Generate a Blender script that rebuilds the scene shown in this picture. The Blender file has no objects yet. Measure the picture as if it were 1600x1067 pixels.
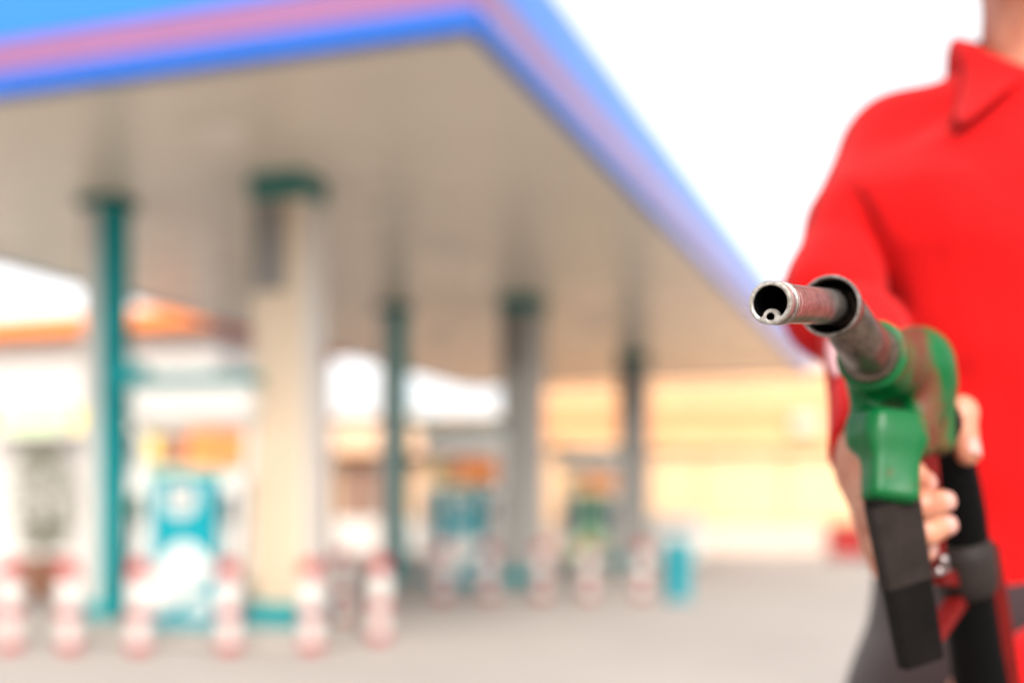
import bpy, math, random
import numpy as np
from mathutils import Vector, Matrix, noise
random.seed(7); np.random.seed(7)
rad = math.radians
S = bpy.context.scene
COL = S.collection

# ---------------------------------------------------------------- camera
CAMH = 1.12
F = 1920.0                       # focal length in pixels of the 1600 px wide photograph
cam = bpy.data.cameras.new('camera'); camo = bpy.data.objects.new('camera', cam); COL.objects.link(camo)
cam.sensor_width = 36.0; cam.lens = 36.0 * F / 1600
camo.location = (0, 0, CAMH); camo.rotation_euler = (rad(90), 0, 0)
cam.shift_y = (800 - 533.5) / 1600
cam.clip_start = 0.02; cam.clip_end = 2000
cam.dof.use_dof = True; cam.dof.focus_distance = 0.622; cam.dof.aperture_fstop = 2.6; cam.dof.aperture_blades = 0
S.camera = camo
# ---------------------------------------------------------------- sky, sun, exposure
SUN = Vector((0.14, -0.76, 0.62)).normalized()
w = bpy.data.worlds.new('World'); S.world = w; w.use_nodes = True
nt = w.node_tree; nt.nodes.clear()
sky = nt.nodes.new('ShaderNodeTexSky'); sky.sky_type = 'NISHITA'; sky.sun_disc = False
sky.sun_elevation = math.asin(SUN.z); sky.sun_rotation = math.atan2(SUN.x, SUN.y)
sky.air_density = 1.0; sky.dust_density = 4.0; sky.ozone_density = 0.6
hs = nt.nodes.new('ShaderNodeHueSaturation'); hs.inputs['Saturation'].default_value = 0.06
bg = nt.nodes.new('ShaderNodeBackground'); bg.inputs['Strength'].default_value = 0.15
wo = nt.nodes.new('ShaderNodeOutputWorld')
nt.links.new(sky.outputs[0], hs.inputs['Color']); nt.links.new(hs.outputs[0], bg.inputs[0]); nt.links.new(bg.outputs[0], wo.inputs[0])
sl = bpy.data.lights.new('sun', 'SUN'); slo = bpy.data.objects.new('sun', sl); COL.objects.link(slo)
sl.energy = 0.6; sl.angle = rad(20); sl.color = (1, 0.89, 0.74)
slo.rotation_euler = (-SUN).to_track_quat('-Z', 'Y').to_euler()
S.view_settings.view_transform = 'Standard'; S.view_settings.look = 'None'
S.view_settings.exposure = 1.4; S.view_settings.gamma = 1
S.view_settings.use_curve_mapping = False
S.cycles.use_denoising = True

# ---------------------------------------------------------------- helpers
def P(px, py, d):
    """a point at distance d in front of the camera position, in metres"""
    return Vector(((px - 800) * d / F, d, CAMH + (800 - py) * d / F))

def mesh_obj(name, verts, faces, mat, parent=None, smooth=False, loc=None):
    me = bpy.data.meshes.new(name)
    if isinstance(verts, np.ndarray):
        me.from_pydata(verts.tolist(), [], faces.tolist() if isinstance(faces, np.ndarray) else faces)
    else:
        me.from_pydata([tuple(v) for v in verts], [], faces)
    me.validate()
    if smooth:
        me.polygons.foreach_set('use_smooth', [True] * len(me.polygons))
    if mat: me.materials.append(mat)
    o = bpy.data.objects.new(name, me); COL.objects.link(o)
    if parent: o.parent = parent
    if loc: o.location = loc
    return o

def empty(name, loc=(0, 0, 0), rz=0):
    o = bpy.data.objects.new(name, None); COL.objects.link(o)
    o.location = loc; o.rotation_euler = (0, 0, rz); o.empty_display_size = 0.1
    return o

def tag(o, label=None, cat=None, group=None, kind=None):
    if label: o['label'] = label
    if cat: o['category'] = cat
    if group: o['group'] = group
    if kind: o['kind'] = kind
    return o

def copy_tree(o, parent=None):
    c = o.copy(); COL.objects.link(c); c.parent = parent
    for ch in list(o.children): copy_tree(ch, c)
    return c

class MB:
    def __init__(s): s.v = []; s.f = []
    def add(s, vs, fs):
        n = len(s.v); s.v += [tuple(v) for v in vs]; s.f += [tuple(i + n for i in f) for f in fs]; return s
    def box(s, c, d, b=0.0, rz=0.0):
        """box, centre c, size d, edges bevelled by b"""
        hx, hy, hz = d[0] / 2, d[1] / 2, d[2] / 2
        if b <= 0:
            vs = [(x, y, z) for x in (-hx, hx) for y in (-hy, hy) for z in (-hz, hz)]
            fs = [(0, 1, 3, 2), (4, 6, 7, 5), (0, 4, 5, 1), (2, 3, 7, 6), (0, 2, 6, 4), (1, 5, 7, 3)]
        else:
            b = min(b, hx * .95, hy * .95, hz * .95); vs = []; fs = []
            idx = {}
            for i, sx in enumerate((-1, 1)):
                for j, sy in enumerate((-1, 1)):
                    for k, sz in enumerate((-1, 1)):
                        for ax in range(3):
                            q = [sx * (hx - b), sy * (hy - b), sz * (hz - b)]
                            q[ax] = (sx * hx, sy * hy, sz * hz)[ax]
                            idx[(i, j, k, ax)] = len(vs); vs.append(tuple(q))
            for ax in range(3):
                for e in (0, 1):
                    o = [a for a in range(3) if a != ax]
                    ring = []
                    for (p, q) in ((0, 0), (1, 0), (1, 1), (0, 1)):
                        t = [0, 0, 0]; t[ax] = e; t[o[0]] = p; t[o[1]] = q; ring.append(idx[tuple(t) + (ax,)])
                    fs.append(tuple(ring))
            for ax in range(3):
                o = [a for a in range(3) if a != ax]
                for p in (0, 1):
                    for q in (0, 1):
                        t0 = [0, 0, 0]; t0[o[0]] = p; t0[o[1]] = q; t1 = list(t0); t1[ax] = 1
                        fs.append((idx[tuple(t0) + (o[0],)], idx[tuple(t1) + (o[0],)], idx[tuple(t1) + (o[1],)], idx[tuple(t0) + (o[1],)]))
            for i in (0, 1):
                for j in (0, 1):
                    for k in (0, 1): fs.append(tuple(idx[(i, j, k, a)] for a in range(3)))
        R = Matrix.Rotation(rz, 3, 'Z'); c = Vector(c)
        return s.add([R @ Vector(v) + c for v in vs], fs)
    def lathe(s, prof, origin=(0, 0, 0), axis=(0, 0, 1), n=32, cap0=False, cap1=False):
        a = Vector(axis).normalized(); q = a.to_track_quat('Z', 'Y'); o = Vector(origin); vs = []; fs = []
        m = len(prof)
        for (r, h) in prof:
            for k in range(n):
                t = 2 * math.pi * k / n
                vs.append(o + q @ Vector((r * math.cos(t), r * math.sin(t), h)))
        for i in range(m - 1):
            for k in range(n):
                k2 = (k + 1) % n
                fs.append((i * n + k, i * n + k2, (i + 1) * n + k2, (i + 1) * n + k))
        if cap0: fs.append(tuple(reversed(range(n))))
        if cap1: fs.append(tuple(range((m - 1) * n, m * n)))
        return s.add(vs, fs)
    def tube(s, pts, radii, n=20, cap=True):
        pts = [Vector(p) for p in pts]; vs = []; fs = []
        if not hasattr(radii, '__len__'): radii = [radii] * len(pts)
        up = None
        for i, p in enumerate(pts):
            t = (pts[min(i + 1, len(pts) - 1)] - pts[max(i - 1, 0)]).normalized()
            if up is None:
                up = Vector((0, 0, 1)) if abs(t.z) < .9 else Vector((1, 0, 0))
            x = t.cross(up).normalized(); up = x.cross(t).normalized()
            for k in range(n):
                a = 2 * math.pi * k / n
                vs.append(p + radii[i] * (math.cos(a) * x + math.sin(a) * up))
        for i in range(len(pts) - 1):
            for k in range(n):
                k2 = (k + 1) % n
                fs.append((i * n + k, i * n + k2, (i + 1) * n + k2, (i + 1) * n + k))
        if cap:
            fs.append(tuple(reversed(range(n)))); fs.append(tuple(range((len(pts) - 1) * n, len(pts) * n)))
        return s.add(vs, fs)
    def prism(s, poly, y0, y1):
        """polygon in x,z extruded from y0 to y1"""
        n = len(poly)
        vs = [(x, y0, z) for x, z in poly] + [(x, y1, z) for x, z in poly]
        fs = [tuple(range(n)), tuple(reversed(range(n, 2 * n)))] + [(i, i + n, (i + 1) % n + n, (i + 1) % n) for i in range(n)]
        return s.add(vs, fs)
    def build(s, name, mat, parent=None, smooth=False, loc=None, auto=None):
        o = mesh_obj(name, s.v, s.f, mat, parent, smooth, loc)
        if auto is not None:
            import bmesh
            bm = bmesh.new(); bm.from_mesh(o.data); bmesh.ops.recalc_face_normals(bm, faces=bm.faces)
            for f in bm.faces: f.smooth = True
            for e in bm.edges:
                if len(e.link_faces) == 2: e.smooth = e.calc_face_angle(0) < rad(auto)
            bm.to_mesh(o.data); bm.free()
        return o

def catmull(pts, n=8):
    pts = [Vector(p) for p in pts]; out = []
    for i in range(len(pts) - 1):
        p0 = pts[max(i - 1, 0)]; p1 = pts[i]; p2 = pts[i + 1]; p3 = pts[min(i + 2, len(pts) - 1)]
        for k in range(n):
            t = k / n
            out.append(.5 * ((2 * p1) + (p2 - p0) * t + (2 * p0 - 5 * p1 + 4 * p2 - p3) * t * t + (3 * p1 - p0 - 3 * p2 + p3) * t ** 3))
    out.append(pts[-1]); return out

# ---------- signed distance modelling (smooth organic shapes)
def A(v): return np.array(tuple(v), dtype=np.float32)
def cap_(p, a, b, ra, rb):
    a = A(a); b = A(b); ab = b - a; d = p - a
    t = np.clip((d @ ab) / float(ab @ ab), 0, 1)
    q = d - t[:, None] * ab
    return np.sqrt((q * q).sum(1)) - (ra + (rb - ra) * t)
def ell_(p, c, r, M=None):
    q = p - A(c)
    if M is not None: q = q @ np.array(M, dtype=np.float32)      # columns = local axes
    r = A(r); k0 = np.sqrt(((q / r) ** 2).sum(1)); k1 = np.sqrt(((q / (r * r)) ** 2).sum(1)) + 1e-9
    return k0 * (k0 - 1) / k1
def rbox_(p, c, h, r, M=None):
    q = p - A(c)
    if M is not None: q = q @ np.array(M, dtype=np.float32)
    q = np.abs(q) - (A(h) - r)
    return np.sqrt((np.maximum(q, 0) ** 2).sum(1)) + np.minimum(q.max(1), 0) - r
def cyl_(p, a, b, r, rd):
    a = A(a); b = A(b); d = b - a; L = float(np.sqrt(d @ d)); d = d / L; q = p - a; h = q @ d
    rr = np.sqrt(np.maximum((q * q).sum(1) - h * h, 0))
    x = rr - (r - rd); y = np.abs(h - L / 2) - (L / 2 - rd)
    return np.minimum(np.maximum(x, y), 0) + np.sqrt(np.maximum(x, 0) ** 2 + np.maximum(y, 0) ** 2) - rd
def smin(a, b, k):
    h = np.clip(.5 + .5 * (b - a) / k, 0, 1); return b * (1 - h) + a * h - k * h * (1 - h)
def smax(a, b, k): return -smin(-a, -b, k)
def axes(z, x):
    """matrix whose columns are local x, y, z axes"""
    z = Vector(z).normalized(); x = Vector(x); x = (x - z * x.dot(z)).normalized(); y = z.cross(x)
    return [[x[i], y[i], z[i]] for i in range(3)]
def surfnet(f, lo, hi, h):
    ax = [np.arange(lo[i], hi[i] + h, h, dtype=np.float32) for i in range(3)]
    nx, ny, nz = map(len, ax); V = np.empty((nx, ny, nz), dtype=np.float32)
    step = max(1, 400000 // (ny * nz))
    for i in range(0, nx, step):
        g = np.stack(np.meshgrid(ax[0][i:i + step], ax[1], ax[2], indexing='ij'), -1).reshape(-1, 3)
        V[i:i + step] = f(g).reshape(-1, ny, nz)
    ins = V < 0
    offs = [(i, j, k) for i in (0, 1) for j in (0, 1) for k in (0, 1)]
    cnt = sum(ins[o[0]:nx - 1 + o[0], o[1]:ny - 1 + o[1], o[2]:nz - 1 + o[2]].astype(np.int8) for o in offs)
    act = np.argwhere((cnt > 0) & (cnt < 8))
    vid = -np.ones((nx - 1, ny - 1, nz - 1), dtype=np.int64); vid[tuple(act.T)] = np.arange(len(act))
    cv = np.stack([V[act[:, 0] + o[0], act[:, 1] + o[1], act[:, 2] + o[2]] for o in offs], 1)
    O = np.array(offs, dtype=np.float32); pos = np.zeros((len(act), 3), dtype=np.float32); n = np.zeros(len(act), dtype=np.float32)
    for a in range(8):
        for b in range(a + 1, 8):
            if np.abs(O[a] - O[b]).sum() != 1: continue
            m = (cv[:, a] < 0) != (cv[:, b] < 0)
            t = cv[m, a] / (cv[m, a] - cv[m, b])
            pos[m] += O[a] + t[:, None] * (O[b] - O[a]); n[m] += 1
    pos = (act + pos / n[:, None]) * h + np.array(lo, dtype=np.float32)
    faces = []
    for d in range(3):
        e1, e2 = [(1, 2), (2, 0), (0, 1)][d]
        sl0 = [slice(None)] * 3; sl1 = [slice(None)] * 3
        sl0[d] = slice(0, -1); sl1[d] = slice(1, None)
        a = ins[tuple(sl0)]; b = ins[tuple(sl1)]
        ed = np.argwhere(a != b)
        ok = (ed[:, e1] > 0) & (ed[:, e2] > 0) & (ed[:, e1] < V.shape[e1] - 1) & (ed[:, e2] < V.shape[e2] - 1)
        ed = ed[ok]
        def cell(d1, d2):
            c = ed.copy(); c[:, e1] += d1; c[:, e2] += d2; return vid[tuple(c.T)]
        q = np.stack([cell(-1, -1), cell(0, -1), cell(0, 0), cell(-1, 0)], 1)
        flip = ~a[tuple(ed.T)]
        q[flip] = q[flip][:, ::-1]
        faces.append(q)
    faces = np.concatenate(faces); faces = faces[(faces >= 0).all(1)]
    return pos, faces

# ---------------------------------------------------------------- materials
def mat(name, base, rough=.5, metal=0.0, spec=.5, var=0.0, vscale=5.0, dark=None, bump=0.0, bscale=60.0, coat=0.0, sheen=0.0, sss=0.0, extra=None):
    m = bpy.data.materials.new(name); m.use_nodes = True; t = m.node_tree; L = t.links.new
    b = t.nodes['Principled BSDF']
    b.inputs['Base Color'].default_value = (*base, 1); b.inputs['Roughness'].default_value = rough
    b.inputs['Metallic'].default_value = metal; b.inputs['Specular IOR Level'].default_value = spec
    b.inputs['Coat Weight'].default_value = coat; b.inputs['Coat Roughness'].default_value = .08
    if sheen: b.inputs['Sheen Weight'].default_value = sheen; b.inputs['Sheen Roughness'].default_value = .45
    if sss:
        b.inputs['Subsurface Weight'].default_value = sss; b.inputs['Subsurface Radius'].default_value = (.012, .005, .003)
        b.inputs['Subsurface Scale'].default_value = 1.0
    tc = t.nodes.new('ShaderNodeTexCoord')
    if var:
        n = t.nodes.new('ShaderNodeTexNoise'); n.inputs['Scale'].default_value = vscale; n.inputs['Detail'].default_value = 6
        n.inputs['Roughness'].default_value = .65
        L(tc.outputs['Object'], n.inputs['Vector'])
        r = t.nodes.new('ShaderNodeValToRGB'); r.color_ramp.elements[0].position = .3; r.color_ramp.elements[1].position = .7
        dk = dark if dark else tuple(c * (1 - var) for c in base)
        r.color_ramp.elements[0].color = (*dk, 1); r.color_ramp.elements[1].color = (*base, 1)
        L(n.outputs['Fac'], r.inputs[0]); L(r.outputs[0], b.inputs['Base Color'])
        mr = t.nodes.new('ShaderNodeMapRange'); mr.inputs[3].default_value = min(1, rough + .12); mr.inputs[4].default_value = max(.05, rough - .08)
        L(n.outputs['Fac'], mr.inputs[0]); L(mr.outputs[0], b.inputs['Roughness'])
    if bump:
        n2 = t.nodes.new('ShaderNodeTexNoise'); n2.inputs['Scale'].default_value = bscale; n2.inputs['Detail'].default_value = 4
        L(tc.outputs['Object'], n2.inputs['Vector'])
        bp = t.nodes.new('ShaderNodeBump'); bp.inputs['Strength'].default_value = bump; bp.inputs['Distance'].default_value = .002
        L(n2.outputs['Fac'], bp.inputs['Height']); L(bp.outputs[0], b.inputs['Normal'])
    if extra: extra(t, b, tc)
    return m

def worn(t, b, tc):
    """paint rubbed through to brown primer along patches and on the body's side"""
    L = t.links.new
    def N(scale, detail=6, vec=None):
        n = t.nodes.new('ShaderNodeTexNoise'); n.inputs['Scale'].default_value = scale; n.inputs['Detail'].default_value = detail; n.inputs['Roughness'].default_value = .7
        L(vec or tc.outputs['Object'], n.inputs['Vector']); return n.outputs['Fac']
    def ramp(x, p0, p1):
        r = t.nodes.new('ShaderNodeMapRange'); r.interpolation_type = 'SMOOTHSTEP'; r.inputs[1].default_value = p0; r.inputs[2].default_value = p1
        L(x, r.inputs[0]); return r.outputs[0]
    def math_(op, a, c):
        n = t.nodes.new('ShaderNodeMath'); n.operation = op; n.use_clamp = False
        for i, v in enumerate((a, c)):
            if isinstance(v, (int, float)): n.inputs[i].default_value = v
            else: L(v, n.inputs[i])
        return n.outputs[0]
    # distance from the worn stripe down the shoulder of the body
    def stripe(pt, nrm, w0, w1):
        dn = t.nodes.new('ShaderNodeVectorMath'); dn.operation = 'SUBTRACT'; dn.inputs[1].default_value = pt
        L(tc.outputs['Object'], dn.inputs[0])
        dp = t.nodes.new('ShaderNodeVectorMath'); dp.operation = 'DOT_PRODUCT'; dp.inputs[1].default_value = nrm
        L(dn.outputs[0], dp.inputs[0])
        ab = math_('ABSOLUTE', dp.outputs['Value'], 0)
        wob = math_('MULTIPLY', math_('SUBTRACT', N(45), .5), .022)
        return ramp(math_('ADD', ab, wob), w1, w0)
    s1 = stripe(tuple(WORN_PT), tuple(WORN_N), .0045, .011)
    s2 = ramp(N(38), .60, .72); s3 = ramp(N(90), .64, .74)
    wear = math_('MAXIMUM', s1, math_('MULTIPLY', s2, .75)); 
    scuff = math_('MULTIPLY', math_('MAXIMUM', s3, ramp(N(14, 3), .55, .75)), .30)
    m1 = t.nodes.new('ShaderNodeMix'); m1.data_type = 'RGBA'; m1.inputs[6].default_value = (.0, .080, .018, 1); m1.inputs[7].default_value = (.060, .110, .055, 1)
    L(scuff, m1.inputs[0])
    brn = t.nodes.new('ShaderNodeMix'); brn.data_type = 'RGBA'; brn.inputs[6].default_value = (.10, .022, .010, 1); brn.inputs[7].default_value = (.075, .052, .014, 1)
    L(ramp(N(22), .4, .6), brn.inputs[0])
    m2 = t.nodes.new('ShaderNodeMix'); m2.data_type = 'RGBA'
    L(wear, m2.inputs[0]); L(m1.outputs[2], m2.inputs[6]); L(brn.outputs[2], m2.inputs[7])
    L(m2.outputs[2], b.inputs['Base Color'])
    rr = math_('ADD', math_('MULTIPLY', wear, .3), .3); L(rr, b.inputs['Roughness'])
    bp = t.nodes.new('ShaderNodeBump'); bp.inputs['Strength'].default_value = .35; bp.inputs['Distance'].default_value = .0008
    L(math_('SUBTRACT', N(180), math_('MULTIPLY', wear, .6)), bp.inputs['Height']); L(bp.outputs[0], b.inputs['Normal'])

def dirty_metal(light, dirt, amt):
    def fn(t, b, tc):
        L = t.links.new
        n = t.nodes.new('ShaderNodeTexNoise'); n.inputs['Scale'].default_value = 70; n.inputs['Detail'].default_value = 8; n.inputs['Roughness'].default_value = .75
        n3 = t.nodes.new('ShaderNodeTexNoise'); n3.inputs['Scale'].default_value = 420; n3.inputs['Detail'].default_value = 4
        for q in (n, n3): L(tc.outputs['Object'], q.inputs['Vector'])
        r = t.nodes.new('ShaderNodeValToRGB'); e = r.color_ramp.elements
        e[0].position = .30; e[0].color = (*dirt, 1); e[1].position = .30 + amt; e[1].color = (*light, 1)
        L(n.outputs['Fac'], r.inputs[0])
        mx = t.nodes.new('ShaderNodeMix'); mx.data_type = 'RGBA'; mx.blend_type = 'MULTIPLY'; mx.inputs[0].default_value = .55
        L(r.outputs[0], mx.inputs[6]); 
        r3 = t.nodes.new('ShaderNodeValToRGB'); r3.color_ramp.elements[0].position = .35; r3.color_ramp.elements[0].color = (.35, .32, .3, 1); r3.color_ramp.elements[1].position = .6
        L(n3.outputs['Fac'], r3.inputs[0]); L(r3.outputs[0], mx.inputs[7]); L(mx.outputs[2], b.inputs['Base Color'])
        mr = t.nodes.new('ShaderNodeMapRange'); mr.inputs[3].default_value = .5; mr.inputs[4].default_value = .16; L(n.outputs['Fac'], mr.inputs[0]); L(mr.outputs[0], b.inputs['Roughness'])
        bp = t.nodes.new('ShaderNodeBump'); bp.inputs['Strength'].default_value = .25; bp.inputs['Distance'].default_value = .0006
        L(n3.outputs['Fac'], bp.inputs['Height']); L(bp.outputs[0], b.inputs['Normal'])
    return fn

def cloth_weave(t, b, tc):
    L = t.links.new
    n = t.nodes.new('ShaderNodeTexNoise'); n.inputs['Scale'].default_value = 9; n.inputs['Detail'].default_value = 3
    mp = t.nodes.new('ShaderNodeMapping'); mp.inputs['Rotation'].default_value = (0, rad(35), rad(10)); mp.inputs['Scale'].default_value = (1.6, 1, .55)
    L(tc.outputs['Object'], mp.inputs[0]); L(mp.outputs[0], n.inputs['Vector'])
    n2 = t.nodes.new('ShaderNodeTexVoronoi'); n2.inputs['Scale'].default_value = 900; L(tc.outputs['Object'], n2.inputs['Vector'])
    b1 = t.nodes.new('ShaderNodeBump'); b1.inputs['Strength'].default_value = .5; b1.inputs['Distance'].default_value = .02
    b2 = t.nodes.new('ShaderNodeBump'); b2.inputs['Strength'].default_value = .25; b2.inputs['Distance'].default_value = .0006
    L(n.outputs['Fac'], b1.inputs['Height']); L(n2.outputs['Distance'], b2.inputs['Height']); L(b1.outputs[0], b2.inputs['Normal']); L(b2.outputs[0], b.inputs['Normal'])

def skin_var(t, b, tc):
    L = t.links.new
    n = t.nodes.new('ShaderNodeTexNoise'); n.inputs['Scale'].default_value = 45; n.inputs['Detail'].default_value = 5
    L(tc.outputs['Object'], n.inputs['Vector'])
    r = t.nodes.new('ShaderNodeValToRGB'); r.color_ramp.elements[0].position = .35; r.color_ramp.elements[1].position = .65
    r.color_ramp.elements[0].color = (.37, .125, .070, 1); r.color_ramp.elements[1].color = (.46, .195, .115, 1)
    L(n.outputs['Fac'], r.inputs[0]); L(r.outputs[0], b.inputs['Base Color'])
    v = t.nodes.new('ShaderNodeTexNoise'); v.inputs['Scale'].default_value = 500; L(tc.outputs['Object'], v.inputs['Vector'])
    bp = t.nodes.new('ShaderNodeBump'); bp.inputs['Strength'].default_value = .3; bp.inputs['Distance'].default_value = .0007
    L(v.outputs['Fac'], bp.inputs['Height']); L(bp.outputs[0], b.inputs['Normal'])

WORN_PT = P(1446, 600, .862); WORN_N = Vector((.93, -.30, .22)).normalized()
M = {}
M['ground'] = mat('concrete_ground', (.355, .312, .282), .8, var=.22, vscale=.35, bump=.4, bscale=30)
M['kerb'] = mat('kerb_concrete', (.33, .295, .26), .8, var=.2, vscale=3)
M['soffit'] = mat('soffit_metal', (.66, .58, .48), .28, spec=.6, var=.08, vscale=.6)
M['blue'] = mat('fascia_light_blue', (.014, .15, .56), .28, spec=.5, var=.06, vscale=1.5)
M['lilac'] = mat('fascia_rose_stripe', (.22, .085, .19), .28, spec=.5, var=.06, vscale=1.5)
M['dblue'] = mat('fascia_deep_blue', (.006, .09, .40), .28, spec=.4, var=.06, vscale=1.5)
M['roofm'] = mat('roof_metal', (.5, .5, .5), .5, var=.1)
M['teal'] = mat('teal_paint', (.0, .22, .23), .5, spec=.2, var=.15, vscale=3)
M['dteal'] = mat('dark_teal_paint', (.005, .13, .115), .4, var=.15, vscale=3)
M['cyan'] = mat('cyan_paint', (.0, .22, .26), .5, spec=.2, var=.1, vscale=4)
M['cream'] = mat('cream_cladding', (.48, .37, .26), .4, var=.08, vscale=2)
M['greyclad'] = mat('grey_cladding', (.50, .46, .42), .4, var=.08, vscale=2)
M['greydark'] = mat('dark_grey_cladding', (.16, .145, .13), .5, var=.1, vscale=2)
M['backlit'] = mat('backlit_grey_cladding', (.30, .285, .26), .5, var=.1, vscale=2)  # backlit shade of the rear columns put into their cladding colour
M['white'] = mat('white_paint', (.56, .53, .49), .45, var=.06, vscale=3)
M['pgreen'] = mat('pale_green_print', (.42, .58, .30), .5, var=.08, vscale=4)
M['redp'] = mat('red_paint', (.36, .020, .018), .6, spec=.2, var=.3, vscale=9)
M['orange'] = mat('orange_print', (.80, .22, .045), .5, var=.1, vscale=4)
M['yellow'] = mat('yellow_print', (.72, .60, .10), .5, var=.1, vscale=4)
M['maroon'] = mat('maroon_board', (.055, .012, .014), .4, var=.2, vscale=4)
M['glassd'] = mat('dark_display', (.06, .08, .085), .12)
M['shopglass'] = mat('shop_glass', (.42, .39, .36), .15)
M['bolw'] = mat('weathered_white_paint', (.60, .55, .51), .6, spec=.2, var=.25, vscale=12)
M['rubber'] = mat('black_rubber', (.012, .011, .011), .5, var=.3, vscale=30)
M['bwall'] = mat('beige_wall', (.66, .46, .31), .8, var=.12, vscale=1.2)
M['owall'] = mat('orange_wall', (.70, .40, .20), .7, var=.10, vscale=1.0)
M['owall2'] = mat('deep_orange_band', (.66, .31, .13), .7, var=.10, vscale=1.0)
M['ywall'] = mat('yellow_wall', (.72, .45, .25), .7, var=.08, vscale=1.0)
M['pwall'] = mat('pale_wall', (.72, .66, .60), .7, var=.08, vscale=1.0)
M['peach'] = mat('pale_peach_wall', (.56, .43, .345), .7, var=.1, vscale=1)
M['shut'] = mat('brown_shutter', (.24, .11, .06), .6, var=.2, vscale=3)
M['leaf'] = mat('bush_leaf', (.20, .22, .06), .6, var=.4, vscale=8)
M['bark'] = mat('bark', (.10, .07, .045), .9, var=.3, vscale=20)
M['clay'] = mat('clay_pot', (.35, .16, .09), .8, var=.2, vscale=10)
M['steel'] = mat('worn_spout_steel', (.5, .5, .5), .4, metal=.85, extra=dirty_metal((.44, .40, .37), (.10, .065, .05), .34))
M['lip'] = mat('bare_cast_lip', (.55, .52, .48), .5, metal=.55, extra=dirty_metal((.56, .53, .49), (.20, .17, .14), .30))
M['collar'] = mat('sooty_collar_metal', (.3, .25, .2), .5, metal=.7, extra=dirty_metal((.22, .155, .12), (.04, .025, .018), .45))
M['flatblack'] = mat('flat_black_inside', (.002, .002, .002), .9, spec=.05)  # near-black matt colour for the inside of bores and collar
M['green'] = mat('worn_green_paint', (.0, .2, .06), .35, spec=.22, extra=worn)
M['guard'] = mat('scuffed_black_plastic', (.006, .0045, .004), .6, spec=.07, var=.5, vscale=60, bump=.3, bscale=300)
M['guardc'] = mat('rubbed_guard_rubber', (.021, .0145, .012), .65, spec=.12, var=.5, vscale=50, bump=.4, bscale=260)
M['grip'] = mat('black_grip', (.002, .0018, .0018), .6, spec=.07, var=.3, vscale=50, bump=.3, bscale=200)
M['cuff'] = mat('grip_end_shine', (.020, .014, .012), .5, spec=.2, var=.3, vscale=40)  # shine on the grip's end painted as a lighter grey-brown
M['redpl'] = mat('red_plastic', (.13, .004, .003), .5, spec=.15, var=.3, vscale=50)
M['chrome'] = mat('bright_pin', (.30, .25, .24), .4, metal=1)
M['shirt'] = mat('red_polo_cotton', (.41, .003, .0035), .9, spec=.12, sheen=.05, extra=cloth_weave)
M['pale_strip'] = mat('pale_pink_strip', (.40, .22, .23), .8)
M['trouser'] = mat('mauve_grey_twill', (.032, .019, .020), .85, spec=.2, sheen=.2, extra=cloth_weave)
M['skin'] = mat('skin', (.5, .27, .2), .45, sss=.25, extra=skin_var)
M['nail'] = mat('nail', (.46, .235, .19), .3)
M['hair'] = mat('hair', (.012, .009, .008), .5)
M['eye'] = mat('eye_white', (.7, .68, .65), .2)
M['leather'] = mat('black_leather', (.015, .013, .012), .4, var=.3, vscale=20)

# ---------------------------------------------------------------- ground
def sheet(name, x0, x1, y0, y1, z, m, kind='structure'):
    return tag(mesh_obj(name, [(x0, y0, z), (x1, y0, z), (x1, y1, z), (x0, y1, z)], [(0, 1, 2, 3)], m), kind=kind)
sheet('ground', -400, 400, -100, 900, 0, M['ground'])

# ---------------------------------------------------------------- canopy
TH = math.atan2(2.12, 6.02)                 # the long axis leans this much to the right of the view
vdir = Vector((math.sin(TH), math.cos(TH), 0)); udir = Vector((-math.cos(TH), math.sin(TH), 0))
RZ = -TH                                    # local +y = long axis, local -x = to the left
CW, CL, CH = 7.8, 20.0, 4.06
can = empty('forecourt_canopy', (-.25, 7.48, 0), RZ)
tag(can, 'large petrol station canopy with blue and rose striped fascia over the pumps', 'canopy')
mb = MB()
npan = 26; pw = CW / npan
for i in range(npan):                        # folded metal soffit planks with recessed joints
    mb.box((-(i + .5) * pw, CL / 2, CH + .012), (pw - .012, CL - .3, .024))
mb.box((-CW / 2, CL / 2, CH + .05), (CW - .1, CL - .1, .05))
mb.build('soffit', M['soffit'], can)
MB().box((-CW / 2, CL / 2, CH + .70), (CW - .3, CL - .3, .06)).build('roof_deck', M['roofm'], can)
def band(name, z0, z1, m, out):
    for nm, c, d in (('front', (-CW / 2, -out / 2, 0), (CW + 2 * out, .06 + out, 0)), ('back', (-CW / 2, CL + out / 2, 0), (CW + 2 * out, .06 + out, 0))):
        MB().box((c[0], c[1], (z0 + z1) / 2), (d[0], d[1], z1 - z0), .012).build(name, m, can)
    for c in ((out / 2, CL / 2), (-CW - out / 2, CL / 2)):
        MB().box((c[0], c[1], (z0 + z1) / 2), (.06 + out, CL - .07 - out, z1 - z0), .012).build(name, m, can)
band('fascia_trim', CH - .03, CH + .12, M['dblue'], .05)
band('fascia_stripe', CH + .122, CH + .35, M['lilac'], .025)
band('fascia_panel', CH + .352, CH + .80, M['blue'], .02)
for i, (x, y) in enumerate([(-2.5, 1.15), (-5.2, 1.15), (-2.5, 5.8), (-5.2, 5.8), (-2.5, 11.9), (-5.2, 11.9), (-2.5, 17.5), (-5.2, 17.5)]):
    b = MB().box((x, y, CH - .015), (.45, .32, .03), .008).build('light_housing', M['soffit'], can)
    MB().box((x, y, CH - .033), (.36, .24, .008)).build('diffuser', M['pwall'], b)

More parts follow.
